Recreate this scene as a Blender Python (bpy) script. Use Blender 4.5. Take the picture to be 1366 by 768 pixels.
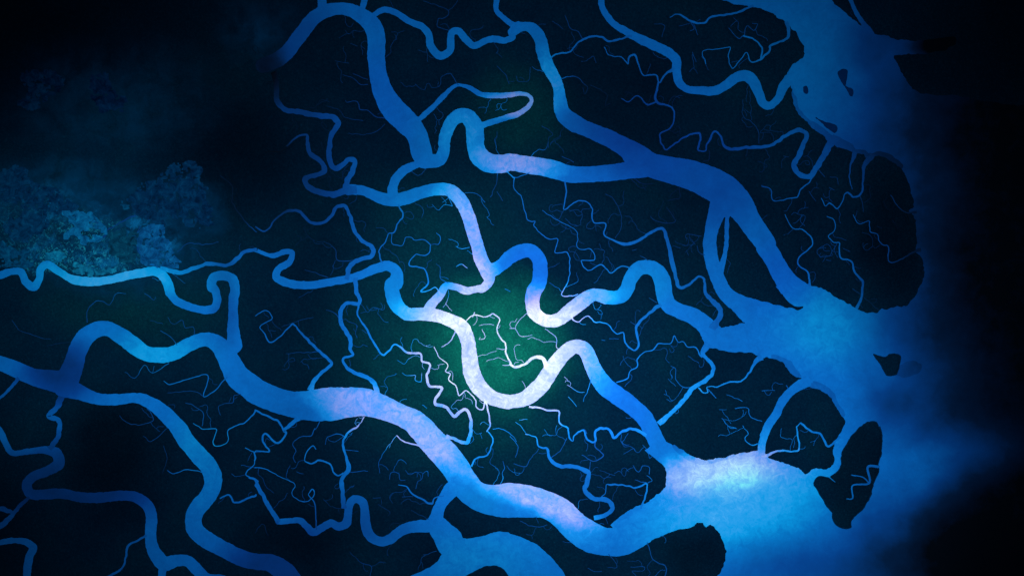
import bpy, math, random
import numpy as np

# ------------------------------------------------------------------ scene, camera, light
S = bpy.context.scene
for o in list(bpy.data.objects):
    bpy.data.objects.remove(o)
COL = S.collection
CX, CY = 683.0, 384.0                       # one metre of the delta per map unit

cam = bpy.data.cameras.new('camera')
cam.lens = 36.0 * 1500 / 1366
cam.sensor_width = 36
cam.clip_start = 10
cam.clip_end = 60000
co = bpy.data.objects.new('camera', cam)
co.location = (0, 0, 1500)
COL.objects.link(co)
S.camera = co

SUN_EL, SUN_AZ = 50, 315
w = bpy.data.worlds.new('World')
S.world = w
w.use_nodes = True
nt = w.node_tree
nt.nodes.clear()
sky = nt.nodes.new('ShaderNodeTexSky')
sky.sky_type = 'NISHITA'
sky.sun_disc = False
sky.sun_elevation = math.radians(SUN_EL)
sky.sun_rotation = math.radians(SUN_AZ)
bg = nt.nodes.new('ShaderNodeBackground')
bg.inputs['Strength'].default_value = 0.006
wo = nt.nodes.new('ShaderNodeOutputWorld')
nt.links.new(sky.outputs[0], bg.inputs[0])
nt.links.new(bg.outputs[0], wo.inputs[0])

sl = bpy.data.lights.new('sun', 'SUN')
sl.energy = 0.12
sl.angle = math.radians(0.5)
sl.color = (0.80, 0.90, 1.0)
so = bpy.data.objects.new('sun', sl)
so.rotation_euler = (math.radians(90 - SUN_EL), 0, math.radians(180 - SUN_AZ))
COL.objects.link(so)


def beam(px, py, radius, power, color, blend=1.0, h=1900):
    """Added overhead spot lamp that makes a soft pool of light on the delta."""
    l = bpy.data.lights.new('light_pool', 'SPOT')
    l.energy = power
    l.spot_size = 2 * math.atan(radius / h)
    l.spot_blend = blend
    l.shadow_soft_size = 12
    l.color = color
    o = bpy.data.objects.new('light_pool', l)
    o.location = (px - CX, CY - py, h)
    COL.objects.link(o)


beam(690, 480, 880, 0.95e8, (0.80, 0.92, 1.0))  # spots added overhead for the bright centre and the side pools
beam(672, 462, 300, 1.1e8, (0.84, 0.96, 1.0))
beam(960, 640, 380, 0.55e8, (0.75, 0.95, 1.0))
beam(140, 390, 320, 6.0e7, (0.60, 1.0, 0.95))

S.view_settings.view_transform = 'Standard'
S.view_settings.look = 'None'
S.view_settings.exposure = 0
S.view_settings.gamma = 1
S.view_settings.use_curve_mapping = False

# ------------------------------------------------------------------ helpers
ORG_X = (0, 340, 680, 1016)
ORG_Y = (0, 190, 380, 568)


def sheet(*seq):
    """survey sheets: 'cr' string selects the sheet, then (x, y[, w]) in sheet units -> metres on the map"""
    out, ox, oy = [], 0, 0
    for s in seq:
        if isinstance(s, str):
            ox, oy = ORG_X[int(s[0])], ORG_Y[int(s[1])]
        else:
            out.append((ox + s[0] / 3.84, oy + s[1] / 3.84) + tuple(v / 3.84 for v in s[2:]))
    return out


def spline(pts, step=2.0, closed=False):
    P = np.array(pts, float)
    n = len(P)
    if n < 3 and not closed:
        k = max(2, int(np.hypot(*(P[1] - P[0])[:2]) / step) + 1)
        t = np.linspace(0, 1, k)[:, None]
        return P[0] * (1 - t) + P[1] * t
    out = []
    rng = range(n) if closed else range(n - 1)
    for i in rng:
        if closed:
            p0, p1, p2, p3 = P[i - 1], P[i], P[(i + 1) % n], P[(i + 2) % n]
        else:
            p1, p2 = P[i], P[i + 1]
            p0 = P[i - 1] if i > 0 else 2 * p1 - p2
            p3 = P[i + 2] if i + 2 < n else 2 * p2 - p1
        d = np.hypot(*(p2 - p1)[:2])
        # centripetal catmull-rom
        def al(a, b): return max(1e-3, np.hypot(*(b - a)[:2])) ** 0.5
        t0 = 0; t1 = t0 + al(p0, p1); t2 = t1 + al(p1, p2); t3 = t2 + al(p2, p3)
        k = max(1, int(round(d / step)))
        for t in np.linspace(t1, t2, k, endpoint=False):
            A1 = (t1 - t) / (t1 - t0) * p0 + (t - t0) / (t1 - t0) * p1
            A2 = (t2 - t) / (t2 - t1) * p1 + (t - t1) / (t2 - t1) * p2
            A3 = (t3 - t) / (t3 - t2) * p2 + (t - t2) / (t3 - t2) * p3
            B1 = (t2 - t) / (t2 - t0) * A1 + (t - t0) / (t2 - t0) * A2
            B2 = (t3 - t) / (t3 - t1) * A2 + (t - t1) / (t3 - t1) * A3
            out.append((t2 - t) / (t2 - t1) * B1 + (t - t1) / (t2 - t1) * B2)
    if not closed:
        out.append(P[-1])
    return np.array(out)


def vnoise(X, Y, scale, seed):
    xs, ys = X / scale + 1000.0, Y / scale + 1000.0
    xi, yi = np.floor(xs).astype(np.int64), np.floor(ys).astype(np.int64)
    fx, fy = xs - xi, ys - yi
    fx = fx * fx * (3 - 2 * fx)
    fy = fy * fy * (3 - 2 * fy)

    def h(a, b):
        v = (a * 374761393 + b * 668265263 + seed * 1442695041) & 0xFFFFFFFF
        v = ((v ^ (v >> 13)) * 1274126177) & 0xFFFFFFFF
        return ((v ^ (v >> 16)) & 0xFFFF).astype(np.float32) / 65535.0
    a = h(xi, yi); b = h(xi + 1, yi); c = h(xi, yi + 1); d = h(xi + 1, yi + 1)
    return (a * (1 - fx) + b * fx) * (1 - fy) + (c * (1 - fx) + d * fx) * fy


def smooth(a, b, x):
    t = np.clip((x - a) / (b - a), 0, 1)
    return t * t * (3 - 2 * t)


def link_mesh(name, co_, faces, mat, parent=None, smooth_sh=False):
    me = bpy.data.meshes.new(name)
    co_ = np.asarray(co_, np.float32)
    faces = np.asarray(faces, np.int32)
    k = faces.shape[1]
    me.vertices.add(len(co_))
    me.vertices.foreach_set('co', co_.ravel())
    me.loops.add(faces.size)
    me.loops.foreach_set('vertex_index', faces.ravel())
    me.polygons.add(len(faces))
    me.polygons.foreach_set('loop_start', np.arange(0, faces.size, k, dtype=np.int32))
    try:
        me.polygons.foreach_set('loop_total', np.full(len(faces), k, dtype=np.int32))
    except Exception:
        pass
    if smooth_sh:
        me.polygons.foreach_set('use_smooth', np.ones(len(faces), dtype=bool))
    me.update(calc_edges=True)
    me.materials.append(mat)
    o = bpy.data.objects.new(name, me)
    COL.objects.link(o)
    if parent:
        o.parent = parent
    return o


def grid_mesh(name, gx, gy, Z, mat, keep=None, parent=None, smooth_sh=True):
    """gx, gy map coordinates (y down), Z[j, i]; keep = bool per vertex"""
    nx, ny = len(gx), len(gy)
    X, Y = np.meshgrid(gx - CX, CY - gy)
    co_ = np.stack([X, Y, Z], -1).reshape(-1, 3)
    idx = np.arange(nx * ny).reshape(ny, nx)
    F = np.stack([idx[:-1, :-1], idx[1:, :-1], idx[1:, 1:], idx[:-1, 1:]], -1).reshape(-1, 4)
    if keep is not None:
        K = keep
        q = (K[:-1, :-1] | K[1:, :-1] | K[1:, 1:] | K[:-1, 1:]).ravel()
        F = F[q]
        used = np.zeros(nx * ny, bool)
        used[F.ravel()] = True
        mp = np.cumsum(used) - 1
        co_ = co_[used]
        F = mp[F]
    return link_mesh(name, co_, F, mat, parent, smooth_sh)


def tag(o, label=None, cat=None, group=None, kind=None):
    if label: o['label'] = label
    if cat: o['category'] = cat
    if group: o['group'] = group
    if kind: o['kind'] = kind
    return o


# ------------------------------------------------------------------ materials
class NB:
    def __init__(self, name):
        self.m = bpy.data.materials.new(name)
        self.m.use_nodes = True
        self.t = self.m.node_tree
        self.t.nodes.clear()
        self.out = self.t.nodes.new('ShaderNodeOutputMaterial')
        self.bs = self.t.nodes.new('ShaderNodeBsdfPrincipled')
        self.t.links.new(self.bs.outputs[0], self.out.inputs[0])
        tc = self.t.nodes.new('ShaderNodeTexCoord')
        self.pos = tc.outputs['Object']

    def put(self, inp, v):
        if isinstance(v, (int, float, tuple)):
            inp.default_value = v
        else:
            self.t.links.new(v, inp)

    def math(self, op, a, b=0.0, clamp=False):
        n = self.t.nodes.new('ShaderNodeMath')
        n.operation = op
        n.use_clamp = clamp
        self.put(n.inputs[0], a)
        self.put(n.inputs[1], b)
        return n.outputs[0]

    def noise(self, scale, detail=4, rough=0.55, vec=None, dist=0.0):
        n = self.t.nodes.new('ShaderNodeTexNoise')
        n.inputs['Scale'].default_value = scale
        n.inputs['Detail'].default_value = detail
        n.inputs['Roughness'].default_value = rough
        n.inputs['Distortion'].default_value = dist
        self.t.links.new(vec or self.pos, n.inputs['Vector'])
        return n

    def warp(self, scale, amount):
        n = self.noise(scale, 3)
        sub = self.t.nodes.new('ShaderNodeVectorMath'); sub.operation = 'SUBTRACT'
        self.t.links.new(n.outputs['Color'], sub.inputs[0])
        sub.inputs[1].default_value = (0.5, 0.5, 0.5)
        sc = self.t.nodes.new('ShaderNodeVectorMath'); sc.operation = 'SCALE'
        self.t.links.new(sub.outputs[0], sc.inputs[0])
        sc.inputs['Scale'].default_value = amount
        ad = self.t.nodes.new('ShaderNodeVectorMath'); ad.operation = 'ADD'
        self.t.links.new(self.pos, ad.inputs[0])
        self.t.links.new(sc.outputs[0], ad.inputs[1])
        return ad.outputs[0]

    def blob(self, vec, px, py, rx, ry, amp=1.0, ang=0.0, inner=0.0):
        """soft patch of sediment / vegetation / painted light falloff centred on a place of the map"""
        m = self.t.nodes.new('ShaderNodeMapping')
        m.vector_type = 'TEXTURE'
        m.inputs['Location'].default_value = (px - CX, CY - py, 0)
        m.inputs['Rotation'].default_value = (0, 0, math.radians(-ang))
        m.inputs['Scale'].default_value = (rx, ry, 1e5)
        self.t.links.new(vec, m.inputs['Vector'])
        ln = self.t.nodes.new('ShaderNodeVectorMath'); ln.operation = 'LENGTH'
        self.t.links.new(m.outputs[0], ln.inputs[0])
        r = self.t.nodes.new('ShaderNodeMapRange')
        r.interpolation_type = 'SMOOTHSTEP'
        r.inputs['From Min'].default_value = inner
        r.inputs['From Max'].default_value = 1
        r.inputs['To Min'].default_value = amp
        r.inputs['To Max'].default_value = 0
        self.t.links.new(ln.outputs['Value'], r.inputs['Value'])
        return r.outputs[0]

    def ramp(self, fac, stops):
        n = self.t.nodes.new('ShaderNodeValToRGB')
        e = n.color_ramp.elements
        while len(e) < len(stops):
            e.new(0.5)
        for i, (p, c) in enumerate(stops):
            e[i].position = p
            e[i].color = (c[0], c[1], c[2], 1)
        self.t.links.new(fac, n.inputs[0])
        return n.outputs[0]

    def mix(self, fac, a, b):
        n = self.t.nodes.new('ShaderNodeMix')
        n.data_type = 'RGBA'
        self.put(n.inputs['Factor'], fac)
        for i, v in ((6, a), (7, b)):
            if isinstance(v, tuple):
                n.inputs[i].default_value = v + (1,)
            else:
                self.t.links.new(v, n.inputs[i])
        return n.outputs[2]

    def bump(self, h, strength, dist):
        n = self.t.nodes.new('ShaderNodeBump')
        n.inputs['Strength'].default_value = strength
        n.inputs['Distance'].default_value = dist
        self.t.links.new(h, n.inputs['Height'])
        self.t.links.new(n.outputs[0], self.bs.inputs['Normal'])


def water_material(name='delta_water', clear=0.0, extra=()):
    """Silt, with light falloff put into the same colour: navy through azure to pale lilac."""
    b = NB(name)
    v = b.warp(0.02, 26)
    v2 = b.warp(0.012, 80)
    # open sea: silt settles out eastwards
    sep = b.t.nodes.new('ShaderNodeSeparateXYZ')
    b.t.links.new(v2, sep.inputs[0])
    r = b.t.nodes.new('ShaderNodeMapRange')
    r.interpolation_type = 'SMOOTHSTEP'
    r.inputs['From Min'].default_value = 1090 - CX
    r.inputs['From Max'].default_value = 1325 - CX
    r.inputs['To Min'].default_value = 0.50
    r.inputs['To Max'].default_value = 0.0
    b.t.links.new(sep.outputs[0], r.inputs['Value'])
    s = r.outputs[0]
    for a in WATER_PATCHES:
        vec = v
        s = b.math('ADD', s, b.blob(vec, *a))
    for q in extra:
        s = b.math('ADD', s, b.blob(v, *q))
    mott = b.noise(0.045, 5, 0.62, None, 0.4)
    fine = b.noise(0.28, 5, 0.75, None, 0.3)
    brush = b.noise(0.065, 6, 0.72, b.warp(0.05, 22), 1.2)
    hi = b.math('SUBTRACT', s, 0.35, clamp=True)
    s = b.math('ADD', s, b.math('MULTIPLY', b.math('SUBTRACT', mott.outputs[0], 0.5), 0.10))
    s = b.math('ADD', s, b.math('MULTIPLY', b.math('SUBTRACT', fine.outputs[0], 0.5), b.math('ADD', 0.05, b.math('MULTIPLY', hi, 0.30))))
    s = b.math('ADD', s, b.math('MULTIPLY', b.math('SUBTRACT', brush.outputs[0], 0.5), b.math('MULTIPLY', hi, 1.15)))
    s = b.math('MULTIPLY', b.math('SUBTRACT', s, clear), 0.8, clamp=True)
    c = b.ramp(s, [(0.0, (.0004, .003, .008)), (0.12, (.0006, .018, .07)), (0.27, (.001, .065, .30)),
                   (0.42, (.0015, .16, .58)), (0.54, (.006, .28, .80)), (0.63, (.10, .31, .86)),
                   (0.72, (.29, .37, .89)), (0.84, (.48, .52, .94)), (1.0, (.84, .84, .97))])
    # green algae makes some reaches azure, fine clay makes others cobalt
    az = 0.0
    for q in AZURE:
        az = b.math('ADD', az, b.blob(v, *q), clamp=True)
    cb = 0.0
    for q in COBALT:
        cb = b.math('ADD', cb, b.blob(v, *q), clamp=True)
    for mk, col in ((az, (.35, 1.22, .97)), (cb, (1.1, .80, 1.02))):
        mu = b.t.nodes.new('ShaderNodeMix'); mu.data_type = 'RGBA'; mu.blend_type = 'MULTIPLY'
        b.t.links.new(mk, mu.inputs['Factor'])
        b.t.links.new(c, mu.inputs[6])
        mu.inputs[7].default_value = col + (1,)
        c = mu.outputs[2]
    b.t.links.new(c, b.bs.inputs['Base Color'])
    b.bs.inputs['Roughness'].default_value = 0.55
    b.bs.inputs['Specular IOR Level'].default_value = 0.02
    rip = b.noise(0.9, 3)
    b.bump(rip.outputs[0], 0.25, 0.25)
    return b.m


# (x, y, radius x, radius y, amount, rotation, inner)
WATER_PATCHES = [  # amounts carry painted light falloff as well as silt
    (670, 480, 180, 130, .56, 0, .35),      # pale central loop, its light pool put into the colour
    (580, 415, 80, 40, .26, 0, .3),
    (510, 560, 150, 50, .34, 28, .4),       # middle of the southern trunk
    (715, 662, 130, 34, .36, 20, .3),
    (600, 610, 60, 60, .12, 0, .2),
    (955, 630, 110, 42, .34, -4, .3),        # silt bank at the mouth
    (985, 655, 200, 105, .27, -20, .2),
    (618, 300, 55, 95, .34, -15, .3),
    (690, 215, 95, 32, .33, 5, .2),
    (765, 705, 70, 40, .14, 20, .1),
    (690, 140, 60, 30, .34, 0, .4),         # pale oxbow
    (765, 405, 85, 36, .26, -15, .4),
    (630, 370, 50, 40, .30, 0, .3),
    (1100, 440, 110, 90, .10, 0, .1),
    (1150, 190, 130, 170, -.09, 0, .1),
    (740, 110, 40, 60, .18, 0, .2),
    (210, 475, 80, 50, .16, 0, .2),
    (150, 370, 150, 40, .26, 0, .2),
    (270, 620, 60, 120, .06, 0, .2),
    (640, 740, 120, 60, .06, 0, .2),
    (1290, 605, 130, 60, .24, -12, .0),     # plume east of the arrow island
    (1215, 640, 90, 70, .12, 0, .0),
    (1240, 540, 170, 190, .10, 0, .0),
    (85, 495, 80, 60, -.26, 0, .2),
    (620, 170, 60, 55, .16, 0, .2),
    (1240, 745, 190, 90, -.13, 0, .0),
    (390, 60, 90, 110, -.15, 0, .2),
    (335, 95, 70, 80, -.34, 0, .15),
    (390, 220, 100, 160, -.18, 0, .2),
    (930, 240, 150, 110, -.10, 0, .2),
    (110, 640, 160, 80, -.26, 0, .3),
    (370, 760, 120, 80, -.24, 0, .2),
    (830, 160, 110, 90, -.14, 0, .2),
    (300, 400, 30, 90, -.12, 0, .2),
    (1150, 60, 60, 50, -.10, 0, .0),
    (1262, 60, 60, 26, -.34, 0, .1),
    (1080, 760, 200, 70, -.16, 0, .0),
    (1190, 540, 50, 40, -.12, 0, .0),
    (470, 700, 120, 60, -.12, 0, .2),
]
AZURE = [(955, 632, 110, 50, .35, 0, .4), (530, 395, 60, 70, .8, 0, .2), (855, 380, 70, 50, .9, 0, .3), (180, 370, 240, 50, 1, 0, .3), (210, 470, 110, 60, .9, 0, .3),
         (270, 610, 70, 110, .8, 0, .3), (1000, 690, 200, 80, 1, -15, .3), (1110, 430, 110, 80, .9, 0, .2), (560, 265, 90, 50, .7, 0, .2),
         (600, 190, 70, 70, .5, 0, .2), (650, 745, 140, 70, .6, 0, .2), (1050, 90, 130, 140, .6, 0, .2), (560, 60, 200, 40, .4, 0, .2),
         (720, 90, 60, 90, .5, 0, .2), (640, 670, 60, 30, .7, 20, .1)]
COBALT = [(705, 370, 55, 50, .9, 0, .3), (825, 545, 80, 80, .8, 0, .3), (640, 330, 60, 60, .4, 0, .2), (1040, 370, 70, 80, .9, 0, .2), (940, 240, 150, 100, .7, 0, .2),
          (510, 120, 60, 130, .6, 0, .2), (80, 500, 100, 60, .8, 0, .2), (200, 650, 220, 60, .6, 0, .2), (820, 230, 100, 100, .6, 0, .2), (380, 750, 150, 60, .6, 0, .2),
          (870, 170, 130, 80, .7, 0, .2), (720, 340, 60, 120, .5, 0, .2)]
WATER = water_material()
CREEK_PATCHES = [(320, 230, 90, 120, -.34, 0, .3), (640, 490, 280, 190, .16, 0, .2), (940, 560, 220, 130, .22, 0, .2), (400, 600, 260, 110, .12, 0, .2), (1120, 300, 110, 120, .10, 0, .2), (950, 60, 130, 60, .10, 0, .2)]
SHOAL_WATER = water_material('shallow_flat_water', 0.09)
TAIL_WATER = water_material('shallow_tail_water', 0.06)
CREEK_WATER = water_material('creek_water', 0.08, CREEK_PATCHES)
RILL_WATER = water_material('rill_water', 0.26, CREEK_PATCHES)


def ground_material(name, salt=True):
    b = NB(name)
    v = b.warp(0.015, 60)
    big = b.noise(0.006, 4, 0.6)
    mid = b.noise(0.04, 5, 0.65)
    fine = b.noise(0.45, 4, 0.75)
    green = b.math('ADD', b.blob(v, 665, 455, 130, 120, 1.0, 0, .0), b.blob(v, 600, 490, 240, 180, .22, 20, .0))  # marsh green, with the central glow put into the land colour
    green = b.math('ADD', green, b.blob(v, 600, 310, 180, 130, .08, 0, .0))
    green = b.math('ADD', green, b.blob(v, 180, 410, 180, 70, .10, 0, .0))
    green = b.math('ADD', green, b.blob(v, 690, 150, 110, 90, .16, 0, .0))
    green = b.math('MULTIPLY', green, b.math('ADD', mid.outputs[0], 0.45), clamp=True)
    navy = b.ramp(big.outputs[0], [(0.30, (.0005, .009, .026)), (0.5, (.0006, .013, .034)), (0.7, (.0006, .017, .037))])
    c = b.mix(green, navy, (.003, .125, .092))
    dark = 0.0
    for q in ((310, 190, 170, 170, .85, 0, .0), (150, 600, 110, 130, .85, 0, .2), (400, 720, 130, 90, .7, 0, .1), (1290, 90, 170, 120, .45, 0, .3),
              (1190, 310, 70, 130, .6, 0, .3), (1150, 640, 80, 120, .5, 0, .3), (930, 740, 80, 60, .6, 0, .2), (180, 30, 300, 90, .55, 0, .2),
              (440, 60, 120, 90, .3, 0, .2), (820, 120, 130, 110, .3, 0, .2)):
        dark = b.math('ADD', dark, b.blob(v, *q), clamp=True)
    c = b.mix(dark, c, (.0004, .0035, .0095))      # light falloff away from the centre painted into the land, almost black
    # leaf-scale mottling of the canopy
    k = b.ramp(fine.outputs[0], [(0.25, (.35, .4, .45)), (0.45, (.8, .8, .85)), (0.58, (1.15, 1.15, 1.1)), (0.72, (2.6, 2.3, 2.0))])
    mu = b.t.nodes.new('ShaderNodeMix'); mu.data_type = 'RGBA'; mu.blend_type = 'MULTIPLY'
    mu.inputs['Factor'].default_value = 0.75
    b.t.links.new(c, mu.inputs[6]); b.t.links.new(k, mu.inputs[7])
    c = mu.outputs[2]
    if salt:
        # bare, silty clearings in the west
        n1 = b.noise(0.020, 7, 0.62, v, 0.9)
        n2 = b.noise(0.085, 7, 0.72, None, 0.9)
        n3 = b.noise(0.035, 4, 0.6, b.warp(0.03, 30), 0.3)
        veil = b.math('MAXIMUM', b.blob(v, 110, 300, 210, 110, 1.0, 15, .35), b.blob(v, 250, 280, 60, 50, .55, 0, .6))
        veil = b.math('MAXIMUM', veil, b.blob(v, 140, 130, 200, 110, .55, 0, .1))
        veil = b.math('MAXIMUM', veil, b.blob(v, 345, 40, 80, 60, .7, 0, .0))
        vf = b.ramp(n3.outputs[0], [(0.30, (.05, .05, .05)), (0.5, (.5, .5, .5)), (0.7, (1, 1, 1))])
        c = b.mix(b.math('MULTIPLY', b.math('MULTIPLY', veil, vf), 0.9), c, (.001, .046, .130))
        reg = b.math('MAXIMUM', b.blob(v, 60, 300, 110, 70, .9, 18, .3), b.blob(v, 195, 322, 52, 46, 1.0, 0, .5))
        reg = b.math('MAXIMUM', reg, b.blob(v, 110, 335, 130, 34, 1.0, 0, .5))
        reg = b.math('MAXIMUM', reg, b.blob(v, 120, 290, 38, 26, 1.0, -30, .5))
        f = b.math('ADD', b.math('MULTIPLY', n1.outputs[0], 0.45), b.math('MULTIPLY', n2.outputs[0], 0.55))
        rr = b.ramp(f, [(0.45, (0, 0, 0)), (0.51, (.12, .12, .12)), (0.55, (.45, .45, .45)), (0.62, (1, 1, 1))])
        c = b.mix(b.math('MULTIPLY', b.math('MULTIPLY', rr, reg), .8), c, (.003, .13, .34))
        n4 = b.noise(0.17, 5, 0.8, b.warp(0.1, 14), 1.5)
        r4 = b.ramp(n4.outputs[0], [(0.53, (0, 0, 0)), (0.60, (.8, .8, .8)), (0.66, (1, 1, 1))])
        near = b.math('MAXIMUM', b.blob(v, 105, 345, 110, 24, .8, 0, .4), b.blob(v, 115, 308, 60, 30, .7, 10, .3))
        near = b.math('MAXIMUM', near, b.blob(v, 40, 310, 60, 50, .35, 10, .3))
        c = b.mix(b.math('MULTIPLY', r4, near), c, (.02, .34, .52))
    b.t.links.new(c, b.bs.inputs['Base Color'])
    b.bs.inputs['Roughness'].default_value = 0.95
    b.bs.inputs['Specular IOR Level'].default_value = 0.0
    b.bump(fine.outputs[0], 0.6, 0.6)
    return b.m


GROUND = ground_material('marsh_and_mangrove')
CANOPY = ground_material('mangrove_canopy', False)


def plain(name, c, sc=0.3):
    b = NB(name)
    n = b.noise(sc, 4, 0.7)
    c2 = tuple(x * 0.55 for x in c)
    b.t.links.new(b.mix(n.outputs[0], c, c2), b.bs.inputs['Base Color'])
    b.bs.inputs['Roughness'].default_value = 0.9
    b.bs.inputs['Specular IOR Level'].default_value = 0.0
    return b.m


_cm = {}


def clearing_mat(c):
    if c not in _cm:
        b = NB('silt_ground')
        n = b.noise(0.09, 6, 0.75, None, 0.8)
        k = b.ramp(n.outputs[0], [(0.36, (.25, .3, .35)), (0.5, (.75, .75, .78)), (0.60, (1.2, 1.2, 1.1)), (0.70, (1.9, 1.7, 1.4))])
        mu = b.t.nodes.new('ShaderNodeMix'); mu.data_type = 'RGBA'; mu.blend_type = 'MULTIPLY'
        mu.inputs['Factor'].default_value = 1
        b.t.links.new(k, mu.inputs[6]); mu.inputs[7].default_value = c + (1,)
        b.t.links.new(mu.outputs[2], b.bs.inputs['Base Color'])
        b.bs.inputs['Roughness'].default_value = 0.95
        b.bs.inputs['Specular IOR Level'].default_value = 0.0
        _cm[c] = b.m
    return _cm[c]


MUD = plain('wet_mud', (.001, .020, .060))
SHOAL = plain('dark_sand_shoal', (.001, .026, .12), 0.12)

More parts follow.
